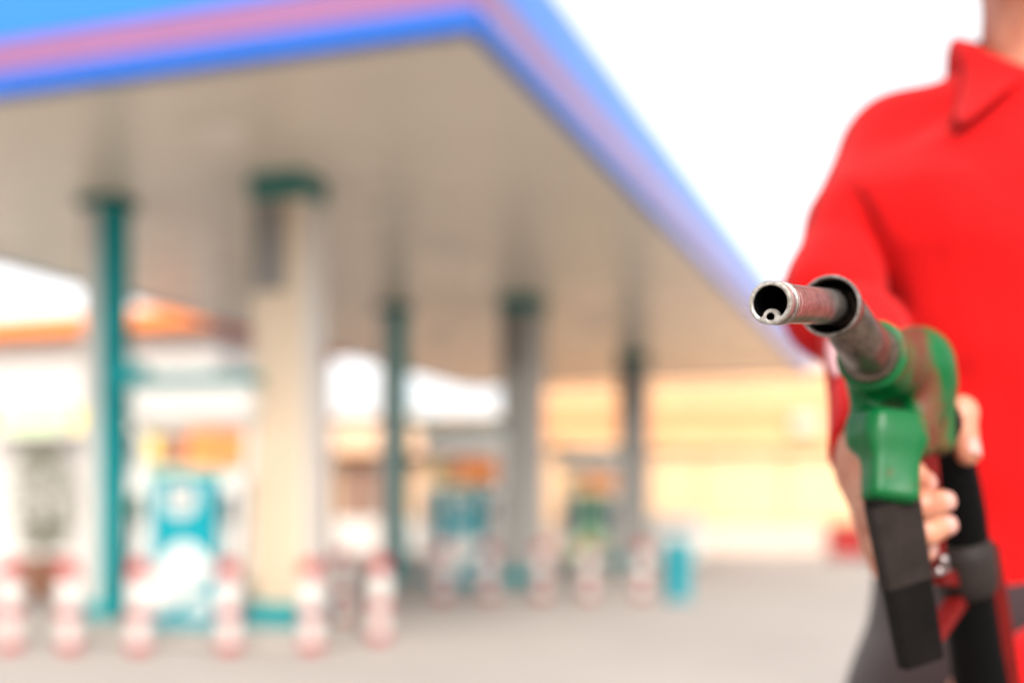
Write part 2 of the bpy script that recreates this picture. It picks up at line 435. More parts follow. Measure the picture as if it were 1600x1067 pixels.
# ---------------------------------------------------------------- pump islands
ISL = [(0, 0), (2.12, 6.02), (4.24, 12.04)]
isl_lab = ['low concrete pump island nearest the camera at the left', 'low concrete pump island in the middle of the forecourt', 'low concrete pump island farthest back under the canopy']
c0 = Vector((-2.95, 11.05, 0))
for (dx, dy), lb in zip(ISL, isl_lab):
    o = MB().box((-.3, 0, .065), (3.7, 1.15, .13), .02).build('pump_island', M['kerb'], None)
    o.location = (c0.x + dx, c0.y + dy, 0); o.rotation_euler.z = RZ
    tag(o, lb, 'island', 'raised pump islands')

def wide_column():
    t = empty('canopy_column')
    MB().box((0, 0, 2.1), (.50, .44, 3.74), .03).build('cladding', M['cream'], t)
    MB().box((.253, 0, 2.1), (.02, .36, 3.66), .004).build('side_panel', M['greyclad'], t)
    MB().box((0, 0, CH - .115), (.53, .47, .225), .01).build('cap', M['dteal'], t)
    MB().box((0, 0, .23), (.56, .50, .22), .02).build('base_collar', M['teal'], t)
    MB().box((-.262, -.0, 2.9), (.03, .30, 1.9), .004).build('edge_trim', M['dteal'], t)
    MB().box((-.07, -.223, 3.42), (.34, .02, .78), .004).build('upper_dark_area', M['greydark'], t)  # thin dark grey-brown slab over the upper left of the front
    return t
def slim_column():
    t = empty('canopy_post')
    MB().box((-.09, 0, 2.07), (.17, .30, 3.9), .015).build('cladding', M['greyclad'], t)
    MB().box((.085, 0, 2.07), (.17, .26, 3.88), .015).build('teal_face', M['teal'], t)
    MB().box((0, 0, CH - .05), (.42, .38, .09), .01).build('cap', M['dteal'], t)
    MB().box((0, 0, .20), (.42, .38, .16), .02).build('base_collar', M['teal'], t)
    return t
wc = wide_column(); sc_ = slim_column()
wl = ['wide cream canopy column with teal cap, nearest the camera', 'wide canopy column in the middle of the row, behind the dark red board', 'wide canopy column farthest back, near the cyan bin']
sl_ = ['slim teal and grey canopy post nearest the camera, left of the big pump', 'slim teal canopy post in the middle of the row', 'slim teal canopy post farthest back under the canopy']
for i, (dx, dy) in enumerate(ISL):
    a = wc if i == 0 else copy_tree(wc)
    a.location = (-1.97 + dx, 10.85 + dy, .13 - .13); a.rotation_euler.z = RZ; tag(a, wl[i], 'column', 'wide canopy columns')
    if i:
        for ch in a.children:
            if ch.name.startswith(('cladding', 'side_panel')): ch.data = ch.data.copy(); ch.data.materials[0] = M['backlit']
    a = sc_ if i == 0 else copy_tree(sc_)
    a.location = (-3.80 + dx, 11.55 + dy, 0); a.rotation_euler.z = RZ; tag(a, sl_[i], 'post', 'slim canopy posts')

def arc(cx, cz, r, a0, a1, n=12): return [(cx + r * math.cos(rad(a0 + (a1 - a0) * i / n)), cz + r * math.sin(rad(a0 + (a1 - a0) * i / n))) for i in range(n + 1)]
def dispenser():
    t = empty('fuel_dispenser')
    Z = .13
    MB().box((0, 0, Z + .06), (.98, .48, .12), .01).build('plinth', M['cyan'], t)
    MB().box((0, 0, Z + .72), (.60, .44, 1.20), .03).build('cabinet', M['cyan'], t)
    # white wave on the lower front
    w_ = [(-.32, .14)] + [(-.32 + .64 * k / 16, .40 + .30 * math.sin(math.pi * k / 16 * .95) + .06 * k / 16) for k in range(17)] + [(.32, .50), (.18, .36), (.02, .30), (-.10, .16)]
    MB().prism([(x * .93, z + Z) for x, z in w_], -.245, -.218).build('wave_panel', M['white'], t)
    MB().prism([(.06 + x, z + Z) for x, z in arc(.10, .14, .13, 0, 180)], -.243, -.218).build('corner_panel', M['white'], t)
    d = MB().prism([(-.13, Z + 1.24)] + [(x, z + Z) for x, z in arc(0, 1.10, .14, 190, 350)] + [(.13, Z + 1.24)], -.247, -.218).build('display', M['white'], t)
    MB().box((0, -.25, Z + 1.15), (.17, .012, .09), .003).build('screen', M['glassd'], d)
    for k in range(3): MB().box((-.06 + .06 * k, -.25, Z + 1.05), (.035, .01, .025), .003).build('key', M['glassd'], d)
    for s in (-1, 1):
        p = MB().box((s * .42, 0, Z + .86), (.20, .40, .95), .03).build('hose_bay', M['white'], t)
        MB().box((s * .42, -.205, Z + 1.02), (.10, .02, .26), .006).build('holster', M['glassd'], p)
        g = MB().tube([(s * .42, -.20, Z + 1.15), (s * .42, -.27, Z + 1.10), (s * .42, -.29, Z + .98), (s * .42, -.25, Z + .88)], [.022, .028, .02, .018], 10).build('nozzle', M['green'] if s < 0 else M['rubber'], p, auto=50)
        MB().tube(catmull([(s * .42, -.25, Z + .88), (s * .44, -.30, Z + .55), (s * .50, -.30, Z + .30), (s * .55, -.26, Z + .55), (s * .535, -.1, Z + 1.25)], 6), .014, 8).build('hose', M['rubber'], p, auto=60)
    MB().box((0, 0, Z + 1.355), (.70, .36, .03), .006).build('cabinet_top', M['pgreen'], t)
    for s in (-1, 1):
        MB().box((s * .50, .06, Z + 1.62), (.06, .10, .66), .008).build('topper_post', M['white'], t)
    MB().box((-.22, .05, Z + 1.52), (.24, .05, .24), .006).build('poster', M['clay'], t)
    MB().box((.07, .05, Z + 1.55), (.26, .05, .32), .006).build('poster', M['orange'], t)
    MB().box((.34, .05, Z + 1.55), (.22, .05, .28), .006).build('poster', M['orange'], t)
    MB().box((-.40, .05, Z + 1.56), (.10, .05, .20), .006).build('poster', M['yellow'], t)
    h = MB().box((0, .03, Z + 1.93), (1.16, .28, .38), .09).build('header', M['white'], t, auto=40)
    MB().box((0, .03, Z + 2.15), (1.20, .24, .07), .012).build('header_trim', M['teal'], t)
    MB().box((-.56, .03, Z + 2.20), (.18, .26, .17), .02).build('header_end', M['teal'], t)
    return t
dp = dispenser()
dl = ['big teal and white fuel dispenser with white wave and orange posters, nearest the camera', 'teal and white fuel dispenser in the middle, beside the dark red board', 'farthest fuel dispenser with pale green front, between the back columns']
for i, (dx, dy) in enumerate(ISL):
    a = dp if i == 0 else copy_tree(dp)
    a.location = (-2.78 + dx, 10.72 + dy, 0); a.rotation_euler.z = RZ * .55; tag(a, dl[i], 'fuel pump', 'fuel dispensers')
    if i == 2:
        for ch in a.children:
            if ch.name.startswith(('cabinet', 'plinth')): ch.data = ch.data.copy(); ch.data.materials[0] = M['dteal'] if not ch.name.startswith('cabinet_top') else M['pgreen']
            if ch.name.startswith(('wave', 'display')): ch.data = ch.data.copy(); ch.data.materials[0] = M['pgreen']
# dark red board standing beside the middle pump
t = empty('price_board', (-.37, 17.25, .13), RZ * .5); tag(t, 'dark red notice board on a post beside the middle fuel pump', 'sign')
MB().box((0, 0, 1.28), (.52, .06, .40), .01).build('board', M['maroon'], t)
MB().box((0, .035, .6), (.06, .05, 1.2), .006).build('post', M['dteal'], t)
MB().box((0, .03, .02), (.34, .3, .03), .006).build('foot', M['dteal'], t)

# bollards
def bollard():
    t = empty('bollard')
    R_ = .086; hs_ = [(0, .10, 'redp'), (.10, .26, 'white'), (.26, .35, 'redp'), (.35, .61, 'white')]
    for a, b_, m in hs_:
        MB().lathe([(R_ if m == 'white' else R_ + .003, a), (R_ if m == 'white' else R_ + .003, b_)], n=24, cap0=True, cap1=True).build('red_band' if m == 'redp' else 'white_band', M[m] if m == 'redp' else M['bolw'], t, auto=50)
    MB().lathe([(R_ + .003, .61), (R_ + .003, .68), (R_ * .85, .72), (R_ * .45, .745), (.004, .752)], n=24, cap0=True, cap1=True).build('rounded_top', M['redp'], t, auto=60)
    return t
bo = bollard()
BL = [(-4.10, 10.05, 'leftmost red and white bollard at the picture edge'), (-3.58, 9.95, 'red and white bollard in front of the slim teal post, second from the left'),
      (-3.00, 9.88, 'red and white bollard left of the nearest fuel dispenser'), (-2.28, 9.92, 'red and white bollard right of the nearest fuel dispenser'),
      (-1.63, 9.98, 'red and white bollard in front of the wide cream column'), (-1.17, 10.75, 'red and white bollard alone to the right of the wide cream column'),
      (-1.75, 12.6, 'red and white bollard partly hidden just behind the wide cream column'),
      (-.90, 15.75, 'red and white bollard left of the middle fuel dispenser'), (-.30, 15.8, 'red and white bollard right of the middle fuel dispenser'),
      (.38, 15.85, 'red and white bollard in front of the middle wide column'), (.99, 15.9, 'red and white bollard in front of the farthest fuel dispenser'),
      (1.68, 15.95, 'red and white bollard next to the cyan bin')]
for i, (x, y, lb) in enumerate(BL):
    a = bo if i == 0 else copy_tree(bo)
    a.location = (x, y, -.01); a.rotation_euler = (random.uniform(-.025, .025), random.uniform(-.025, .025), i * .7); tag(a, lb, 'bollard', 'red and white bollards round the pump islands')
# cyan bin
t = empty('litter_bin', (2.10, 15.6, 0), .2); tag(t, 'tall cyan litter bin standing on the concrete right of the bollards', 'bin')
MB().lathe([(.15, 0), (.155, .03), (.17, .60), (.175, .62)], n=28, cap0=True, cap1=True).build('barrel', M['cyan'], t, auto=40)
MB().lathe([(.185, .62), (.185, .66), (.16, .72), (.08, .765), (.004, .775)], n=28, cap0=True, cap1=True).build('lid', M['cyan'], t, auto=50)
MB().box((0, -.155, .69), (.16, .05, .07), .01).build('flap', M['dteal'], t)

# ---------------------------------------------------------------- buildings behind
# store with orange fascia, front along the canopy's cross direction
st = empty('station_shop', (-5.35, 22.0, 0), RZ); tag(st, 'white station shop with a long orange roof band behind the pumps at the left', 'shop')
MB().box((-7.5, 2.3, 2.2), (15.0, 4.5, 4.4)).build('wall', M['white'], st)
rf = MB().box((-7.5, 2.1, 4.55), (15.6, 5.3, .32), .03).build('roof_band', M['orange'], st)
MB().box((-7.5, 2.1, 4.75), (15.5, 5.2, .08), .01).build('roof_cap', M['pwall'], rf)
for k in range(6):
    x = -1.2 - 2.3 * k
    f = MB().box((x, .02, 1.45), (1.9, .10, 2.3), .01).build('window', M['pwall'], st)
    for s in (-1, 1): MB().box((x + s * .45, -.035, 1.45), (.82, .02, 2.1)).build('pane', M['shopglass'], f)
for k, mm in enumerate(['orange', 'yellow', 'pgreen', 'orange', 'redp']):
    MB().box((-.9 - 1.5 * k, -.08, 2.85), (1.2, .06, .42), .01).build('sign_panel', M[mm], st)
MB().box((-2.4, -.25, 2.58), (4.6, .5, .08), .01).build('awning', M['pwall'], st)

def shop_row(name, x0, x1, y, h, label, wallm, units, rz=0):
    t = empty(name, ((x0 + x1) / 2, y, 0), rz); tag(t, label, 'building'); W = x1 - x0
    MB().box((0, 2.5, h / 2), (W, 5, h)).build('wall', wallm, t)
    MB().box((0, 2.4, h + .06), (W + .4, 5.4, .14), .02).build('roof', M['pwall'], t)
    return t, W
t, W = shop_row('shop_row', -8.0, -.3, 34, 3.75, 'low beige shop row with brown shutters far behind the middle pump', M['bwall'], 5)
for k in range(5):
    x = -W / 2 + (k + .5) * W / 5
    s = MB().box((x, -.02, 1.7), (1.2, .1, 1.5), .01).build('shutter' if k % 2 else 'window', M['shut'] if k in (0, 2) else M['owall'], t)
    MB().box((x, -.08, 1.7), (.06, .05, 1.5)).build('mullion', M['pwall'], s)
    MB().box((x, -.35, 2.75), (1.4, .7, .07), .01).build('awning', M['shut'] if k == 1 else M['owall2'], t)
MB().box((0, -.04, .48), (W - .1, .1, .95), .01).build('plinth', M['pwall'], t)

t, W = shop_row('warm_shopfront', .6, 16.5, 33.5, 5.1, 'long orange and yellow banded shopfront behind the forecourt on the right', M['owall'], 5, -.03)
for k in range(5):
    MB().box((0, -.05, 3.05 + k * .4), (W - .1, .12, .30), .02).build('cladding_board', M['owall2'] if k in (1, 2) else M['owall'], t)
for k in range(7):
    x = -W / 2 + (k + .5) * W / 7
    s = MB().box((x, -.03, 1.85), (W / 7 - .12, .1, 2.0), .01).build('shutter', M['ywall'], t)
    for q in range(6): MB().box((x, -.095, 1.02 + q * .33), (W / 7 - .2, .03, .28), .008).build('slat', M['ywall'], s)
MB().box((0, -.05, .38), (W - .1, .14, .76), .02).build('plinth', M['peach'], t)
MB().box((-.6, -.25, 3.55), (.7, .2, .5), .02).build('sign_box', M['peach'], t)
MB().box((0, -.25, 2.90), (W, .4, .08), .01).build('canopy_slab', M['owall'], t)
# small things against the shopfront
def cabinet(name, x, y, w, d, h, m, label, cat):
    t = empty(name, (x, y, 0)); tag(t, label, cat)
    b = MB().box((0, 0, h / 2 + .05), (w, d, h - .1), .03).build('body', m, t)
    MB().box((0, 0, h + .01), (w + .04, d + .04, .05), .012).build('lid', m, t)
    MB().box((0, -d / 2 - .02, h * .75), (w * .5, .03, .05), .008).build('handle', M['rubber'], t)
    for sx in (-1, 1): MB().box((sx * w * .4, 0, .03), (.06, d * .9, .06)).build('foot', M['rubber'], t)
cabinet('ice_chest', 3.55, 26.5, 1.1, .7, 1.05, M['white'], 'white ice chest standing behind the cyan bin', 'chest')
cabinet('stock_box', 7.9, 29.0, .8, .6, .8, M['redp'], 'red box on the ground by the orange shopfront', 'box')
cabinet('stock_box', 9.0, 28.8, 1.3, .7, .9, M['redp'], 'second red box, farther right along the shopfront beside the attendant', 'box')
# potted bush by the shop
t = empty('potted_bush', (-6.25, 16.4, 0)); tag(t, 'olive green potted bush at the left edge behind the bollards', 'bush')
MB().lathe([(.20, 0), (.23, .05), (.30, .46), (.33, .47), (.33, .52), (.28, .52)], n=20, cap0=True, cap1=True).build('pot', M['clay'], t, auto=40)
MB().tube([(0, 0, .45), (.03, .02, .9), (-.02, 0, 1.5)], [.03, .025, .012], 8).build('stem', M['bark'], t)
mb = MB()
for i in range(800):
    a = random.uniform(0, 6.28); z = random.uniform(.62, 2.0); rr = .45 * math.sin(math.pi * min(1, max(.05, (z - .45) / 1.7))) * math.sqrt(random.random()) + .05
    c = Vector((rr * math.cos(a), rr * math.sin(a), z)); d = Vector((random.gauss(0, 1), random.gauss(0, 1), random.gauss(.3, .6))).normalized()
    s_ = d.orthogonal().normalized() * random.uniform(.015, .03); L_ = random.uniform(.06, .11)
    mb.add([c - d * L_ / 2, c + s_, c + d * L_ / 2, c - s_], [(0, 1, 2, 3)])
mb.build('crown', M['leaf'], t)
# distant building line to the left and right, closing the view
t, W = shop_row('pale_block', -30, -9.2, 40, 4.4, 'pale low block far behind the station shop', M['pwall'], 5)
for k in range(7): MB().box((-W / 2 + (k + .5) * W / 7, -.03, 2), (1.6, .1, 1.4), .01).build('window', M['shut'], t)

# ---------------------------------------------------------------- the fuel nozzle in the attendant's hand
NB = P(1500, 800, .92)
noz = empty('fuel_nozzle', NB)
tag(noz, 'worn green fuel nozzle with steel spout, held out towards the camera', 'fuel nozzle')
def under(o, par):                      # keep world coordinates in the mesh, move with the thing
    o.parent = par; o.location = -par.location if par.type == 'EMPTY' else (0, 0, 0); return o
T0 = P(1203, 473, .600); T1 = P(1296, 479, .722)
ax0 = (T1 - T0).normalized()
LT = (T1 - T0).length
# outer spout: rolled lip, turned grooves, then a plain barrel
R0 = .0106
prof = [(.0083, .0012), (.0086, .0003), (.0091, 0), (R0 - .0006, .0), (R0, .0006), (R0, .0042), (R0 - .0012, .0046), (R0 - .0012, .0062), (R0 - .0004, .0066), (R0 - .0004, .0126), (R0 + .0003, .0130), (R0 + .0003, .0146), (R0 - .0014, .0150), (R0 - .0014, .0166),
        (R0 + .0002, .0170), (R0 + .0002, .0215), (R0 - .0013, .0218), (R0 - .0013, .0232), (R0 - .0001, .0236), (R0 - .0001, .030), (R0 - .0005, .0304)]
for k in range(12): prof.append((R0 - .0005, .0304 + (LT + .012 - .0304) * (k + 1) / 12))
spout = under(MB().lathe(prof, T0, ax0, 64).build('spout', M['steel'], noz, auto=28), noz)
lip = under(MB().lathe([(.0083, .0012), (.0086, .0001), (.0091, -.0003), (R0 - .0007, -.0003), (R0 + .0001, .0006), (R0 + .0001, .0036)], T0, ax0, 64).build('lip', M['lip'], noz, auto=28), noz)
under(MB().lathe([(.0083, .0010), (.0083, .09), (.0, .09)], T0, ax0, 48).build('bore', M['flatblack'], noz, auto=60), noz)
# sensing tube fused to the bottom of the lip, with a small web each side
dn = Vector((0, 0, -1)); dn = (dn - ax0 * dn.dot(ax0)).normalized(); sd = ax0.cross(dn).normalized()
tc_ = T0 + dn * .0068 - ax0 * .0004
tb = MB().lathe([(.0020, .0), (.0024, -.0004), (.0034, -.0004), (.0039, .0004), (.0039, .006)], tc_ + ax0 * .0004, ax0, 32)
for s in (-1, 1):
    ring = [T0 - ax0 * .0003 + sd * s * a_ + dn * b_ for a_, b_ in ((.0026, .0056), (.0056, .0072), (.0043, .0089), (.0014, .0096))]
    tb.add(ring + [q + ax0 * .006 for q in ring], [(0, 1, 2, 3), (0, 4, 5, 1), (1, 5, 6, 2), (2, 6, 7, 3), (3, 7, 4, 0)])
under(tb.build('sensing_tube', M['lip'], noz, auto=40), noz)
under(MB().lathe([(.0020, 0.0), (.0020, .04), (0, .04)], tc_ + ax0 * .0005, ax0, 24).build('sensing_bore', M['flatblack'], noz, auto=60), noz)
# flared collar round the spout, sleeve behind it
T2 = P(1361, 554, .800)
RC = .0178
cdir = (ax0 * .75 + (T2 - T1).normalized() * .25).normalized()
C0 = P(1296, 478, .716)
under(MB().lathe([(.0156, .003), (.0160, .0008), (.0164, -.0006), (.0174, -.0006), (RC + .0002, .0010), (RC, .0050), (RC - .0012, .008), (RC - .0012, .016), (RC - .003, .021), (.0135, .027), (.0125, .034)], C0, cdir, 64).build('collar', M['collar'], noz, auto=35), noz)
under(MB().lathe([(.0100, .026), (.0150, .022), (.0156, .003)], C0, cdir, 48).build('collar_lining', M['flatblack'], noz, auto=50), noz)
under(MB().lathe([(.0157, .0012), (.0161, -.0004), (.0166, -.0011), (.0174, -.0011), (RC + .0003, .0002), (RC + .0003, .0022), (RC - .0004, .0026)], C0, cdir, 64).build('collar_rim', M['steel'], noz, auto=50), noz)
path = catmull([C0 + cdir * .0265, C0 + cdir * .032, C0.lerp(T2, .55) + Vector((.002, 0, -.001)), T2, T2 + (T2 - C0).normalized() * .02], 8)
rr = [.0125 + .0035 * min(1, i / 18) for i in range(len(path))]
under(MB().tube(path, rr, 40).build('neck', M['collar'], noz, auto=40), noz)
ad = (P(1432, 588, .900) - T2).normalized()
nd = ((T2 - C0).normalized() * .55 + ad * .45 + Vector((0, .12, .06))).normalized()
under(MB().lathe([(.0150, -.0085), (.0172, -.0085), (.0184, -.007), (.0186, -.003), (.0178, -.002), (.0178, .004)], T2, nd, 48, cap0=True).build('ring_nut', M['collar'], noz, auto=35), noz)
# body
BE = P(1425, 583, .905)
up_ = Vector((0, 0, 1))
MX = axes(ad, Vector((1, 0, 0)))
nose_t = P(1391, 652, .822); nose_b = P(1391, 770, .806)
MN = axes(nose_t - nose_b, Vector((1, .25, 0)))
def f_body(p):
    f = cap_(p, T2 + nd * .040, BE, .0235, .0300)
    f = smin(f, cyl_(p, T2 + nd * .014, T2 + nd * .050, .0205, .004), .006)
    f = smin(f, ell_(p, P(1430, 577, .895), (.0250, .045, .030)), .010)
    f = smin(f, rbox_(p, P(1416, 652, .893), (.0225, .032, .028), .009, axes(up_, Vector((1, .3, 0)))), .010)
    wide = rbox_(p, P(1389, 672, .826), (.0212, .016, .0125), .007, MN)
    wide = smax(wide, (p - A(P(1389, 650, .812))) @ A(Vector((0, .25, .97))), .005)
    wing = rbox_(p, P(1433, 684, .842), (.006, .016, .010), .003, axes(Vector((.35, 0, 1)), Vector((1, .3, 0))))
    n_ = rbox_(p, P(1391, 721, .813), (.0168, .0125, .0290), .0060, MN)
    shell = smin(cap_(p, P(1446, 596, .872), P(1436, 692, .846), .0150, .0095), cap_(p, P(1352, 585, .838), P(1345, 684, .832), .0100, .0075), .004)
    f = smin(f, shell, .014)
    f = smin(f, smin(smin(wide, wing, .010), n_, .020), .012)
    f = smax(f, -ell_(p, P(1388, 724, .792), (.010, .0035, .022)), .010)
    f = smin(f, cyl_(p, T2 - nd * .001, T2 + nd * .012, .0232, .003), .0025)
    return f
v, fc = surfnet(f_body, P(1300, 810, .76) + Vector((-.01, 0, -.01)), Vector((.385, .955, CAMH + .150)), .0014)
body = under(mesh_obj('body', v, fc, M['green'], noz, True), noz)
# guard: a scuffed black strip, red on its inside, and a red bar back to the handle
g0 = P(1391, 770, .808); g1 = P(1439, 1034, .832); gd = (g0 - g1).normalized()
gx = Vector((1, .25, 0)); gx = (gx - gd * gx.dot(gd)).normalized(); gy = gd.cross(gx)
def bar(a, b, wa, wb, th, m, name, off=0.0, bev=.002, xa=None):
    d = (b - a).normalized(); x = xa if xa is not None else gx; x = (x - d * x.dot(d)).normalized(); y = d.cross(x); vs = []; fs = []
    for q, w_ in ((a, wa), (b, wb)):
        for sx, sy in ((-1, -1 + bev / th), (-1 + 2 * bev / w_, -1), (1 - 2 * bev / w_, -1), (1, -1 + bev / th), (1, 1 - bev / th), (1 - 2 * bev / w_, 1), (-1 + 2 * bev / w_, 1), (-1, 1 - bev / th)):
            vs.append(q + x * sx * w_ / 2 + y * (sy * th / 2 + off))
    fs = [tuple(range(8)), tuple(reversed(range(8, 16)))] + [(i, i + 8, (i + 1) % 8 + 8, (i + 1) % 8) for i in range(8)]
    return under(MB().add(vs, fs).build(name, m, noz, auto=25), noz)
bar(g0, g1, .0345, .0300, .012, M['guard'], 'guard')
bar(g0.lerp(g1, .045) - gy * 0, g0.lerp(g1, .52), .0352, .0330, .0132, M['guardc'], 'guard_cover')
bar(g0 + gx * .0125 + Vector((0, .012, 0)), g1 + gx * .0125 + Vector((0, .011, .006)), .012, .011, .012, M['redpl'], 'guard_liner')
bar(g1 + Vector((.004, .010, .006)), P(1500, 930, .955), .014, .016, .010, M['redpl'], 'guard_bar', xa=Vector((1, 0, .2)))
# handle, cuff, hose
H0 = P(1452, 640, .90); H1 = P(1478, 705, .910); H2 = P(1503, 820, .935); H3 = P(1508, 900, .950); H4 = P(1533, 1067, .985)
pth = catmull([H0, H1, H2, H3], 8)
under(MB().tube(pth, [.0185] * len(pth), 28).build('handle', M['grip'], noz, auto=50), noz)
c0_ = P(1505, 852, .940); c1_ = P(1511, 922, .954); cd = c1_ - c0_
under(MB().lathe([(.018, -.006), (.0215, 0), (.0235, .006), (.0245, cd.length * .6), (.0240, cd.length - .004), (.0200, cd.length)], c0_, cd, 40, cap0=True, cap1=True).build('cuff', M['cuff'], noz, auto=50), noz)
hosep = catmull([c1_ - cd * .1, H4, P(1560, 1180, 1.0), P(1580, 1500, .98), Vector((.44, .99, .35)), Vector((.50, .93, .06)), Vector((.62, .80, .0225)), Vector((1.1, .85, .0225)), Vector((1.9, 1.4, .0225)), Vector((2.6, 3.0, .0225))], 10)
under(MB().tube(hosep, [.0185 + .003 * min(1, i / 10) for i in range(len(hosep))], 24).build('hose', M['grip'], noz, auto=50), noz)
bar(P(1540, 845, .952), P(1572, 1075, .992), .011, .016, .03, M['redpl'], 'side_cover', xa=Vector((1, 0, .1)))
# lever behind the fingers, latch pin
bar(P(1446, 700, .872), P(1466, 900, .893), .016, .012, .008, M['redpl'], 'lever')
bar(P(1466, 900, .893), P(1492, 905, .935), .012, .012, .008, M['redpl'], 'lever_link', xa=Vector((0, .3, 1)))
mbp = MB()
for (x, y) in ((1474, 874), (1467, 892)): mbp.lathe([(.0005, -.003), (.0027, -.0026), (.0034, -.001), (.0034, .0015), (.0027, .0026), (.0005, .003)], P(x, y, .878), Vector((.2, -1, .2)), 16, cap0=True, cap1=True)
mbp.tube([P(1474, 874, .880), P(1482, 890, .884), P(1467, 892, .880)], .0022, 10)
under(mbp.build('latch_pin', M['chrome'], noz, auto=60), noz)

# ---------------------------------------------------------------- the attendant
NX, NY = .537, 1.235                     # body axis
per = empty('person', (NX, NY, 0))
tag(per, 'person in a red polo shirt and grey trousers holding out a fuel nozzle', 'person')
SHR = P(1402, 248, 1.300); ELR = P(1308, 472, 1.170); WRR = P(1366, 712, .925)
SHL = Vector((NX + .195, NY, 1.475)); ELL = Vector((NX + .25, NY - .03, 1.085)); WRL = P(1536, 1092, 1.03)
prof_z = np.array([.80, .90, .98, 1.05, 1.12, 1.24, 1.31, 1.37, 1.44, 1.50, 1.55, 1.60], dtype=np.float32)
prof_a = np.array([.170, .178, .173, .160, .165, .168, .182, .200, .200, .150, .085, .055], dtype=np.float32)
prof_b = np.array([.120, .128, .124, .116, .112, .118, .122, .122, .111, .086, .070, .055], dtype=np.float32)
def torso(p, grow=0.0):
    z = p[:, 2] + .035 * np.clip((p[:, 2] - 1.40) / .10, 0, 1); a = np.interp(z, prof_z, prof_a) + grow; b = np.interp(z, prof_z, prof_b) + grow
    x = (p[:, 0] - NX) / a; y = (p[:, 1] - NY) / b
    e = 2.3 + .8 * np.clip((p[:, 2] - 1.12) / .15, 0, 1)
    r = (np.abs(x) ** e + np.abs(y) ** e) ** (1 / e)
    f = (r - 1) * np.minimum(a, b)
    return np.maximum(np.maximum(f, z - 1.575), .85 - z)
def folds(p, amp):
    x, y, z = p[:, 0], p[:, 1], p[:, 2]
    return amp * (np.sin(31 * x + 22 * z + 2.2 * np.sin(9 * z + 5 * y)) * .5 + np.sin(17 * x - 26 * z + 3 * np.sin(7 * x + 2)) * .6 + .35 * np.sin(58 * z + 24 * x + 4 * np.sin(11 * x)))
def seg_cut(a, b, t):
    d = (b - a).normalized(); q = a.lerp(b, t); return A(q), A(d)
CUQ, CUD = seg_cut(ELR, WRR, .90)
CUD = A((Vector(CUD.tolist()) + Vector((.9, 0, 0)) * .8).normalized())     # cuff sits on a slant
CLQ, CLD = seg_cut(ELL, WRL, .985)
ELo = ELR + Vector((0, 0, -.004)); EL2 = P(1350, 512, 1.11)
CREASE = [(P(1306, 250, 1.19), P(1406, 490, 1.17), .017, .020),
          (P(1560, 640, 1.12), P(1420, 520, 1.14), .004, .03), (P(1430, 700, 1.13), P(1520, 560, 1.12), .003, .025),
          (P(1590, 330, 1.11), P(1500, 230, 1.12), .003, .03), (P(1600, 860, 1.12), P(1490, 770, 1.12), .004, .03)]
def f_shirt(p):
    f = torso(p, .008)
    f = smin(f, cap_(p, (NX - .06, NY + .01, 1.528), SHR + Vector((.03, 0, .002)), .046, .066), .05)
    f = smin(f, cap_(p, (NX + .06, NY + .01, 1.528), SHL + Vector((-.03, 0, 0)), .046, .066), .05)
    f = np.maximum(f, 1.047 + .010 * np.sin(9 * p[:, 0]) - p[:, 2])
    r = smin(cap_(p, SHR, SHR.lerp(ELo, .55), .066, .058), cap_(p, SHR.lerp(ELo, .55), ELo, .058, .054), .02)
    l = smin(cap_(p, SHL, ELL, .064, .052), cap_(p, ELL, WRL, .052, .038), .03)
    fr = cap_(p, EL2, WRR, .040, .0335)
    fr = np.maximum(fr, (p - CUQ) @ CUD); l = np.maximum(l, (p - CLQ) @ CLD)
    r = smin(r, fr, .007)
    sh_ = np.clip((p[:, 2] - 1.40 + .5 * np.clip(SHR.x + .02 - p[:, 0], -.05, .08)) / .05, 0, 1)
    f = smin(f, cap_(p, P(1404, 370, 1.255), P(1412, 560, 1.240), .034, .034), .01)
    f = smin(f, r, .005 + .03 * sh_); f = smin(f, l, .03)
    f = f + folds(p, .0032)
    # deep crease where the sleeve meets the chest
    # the chest laps over the sleeve: a stepped crease from the shoulder to the armpit
    front = np.clip((NY + .03 - p[:, 1]) / .03, 0, 1)
    for a, b, dep, wid in CREASE:
        ab = np.array((b.x - a.x, b.z - a.z), dtype=np.float32); L = float(np.sqrt(ab @ ab)); ab = ab / L
        q = p[:, [0, 2]] - np.array((a.x, a.z), dtype=np.float32)
        t = q @ ab; sd_ = q[:, 0] * ab[1] - q[:, 1] * ab[0]         # positive on one side only
        along = np.clip(t / .08, 0, 1) * np.clip((L + .012 - t) / .03, 0, 1)
        g = np.where(sd_ > 0, np.exp(-sd_ / wid), np.exp(-(sd_ / .004) ** 2))
        f = f + dep * g * along * front
    return f
v, fc = surfnet(f_shirt, (.17, .84, .96), (.83, 1.42, 1.62), .0052)
shirt = under(mesh_obj('polo_shirt', v, fc, M['shirt'], per, True), per)
sm = shirt.modifiers.new('smooth', 'SMOOTH'); sm.iterations = 3; sm.factor = .5
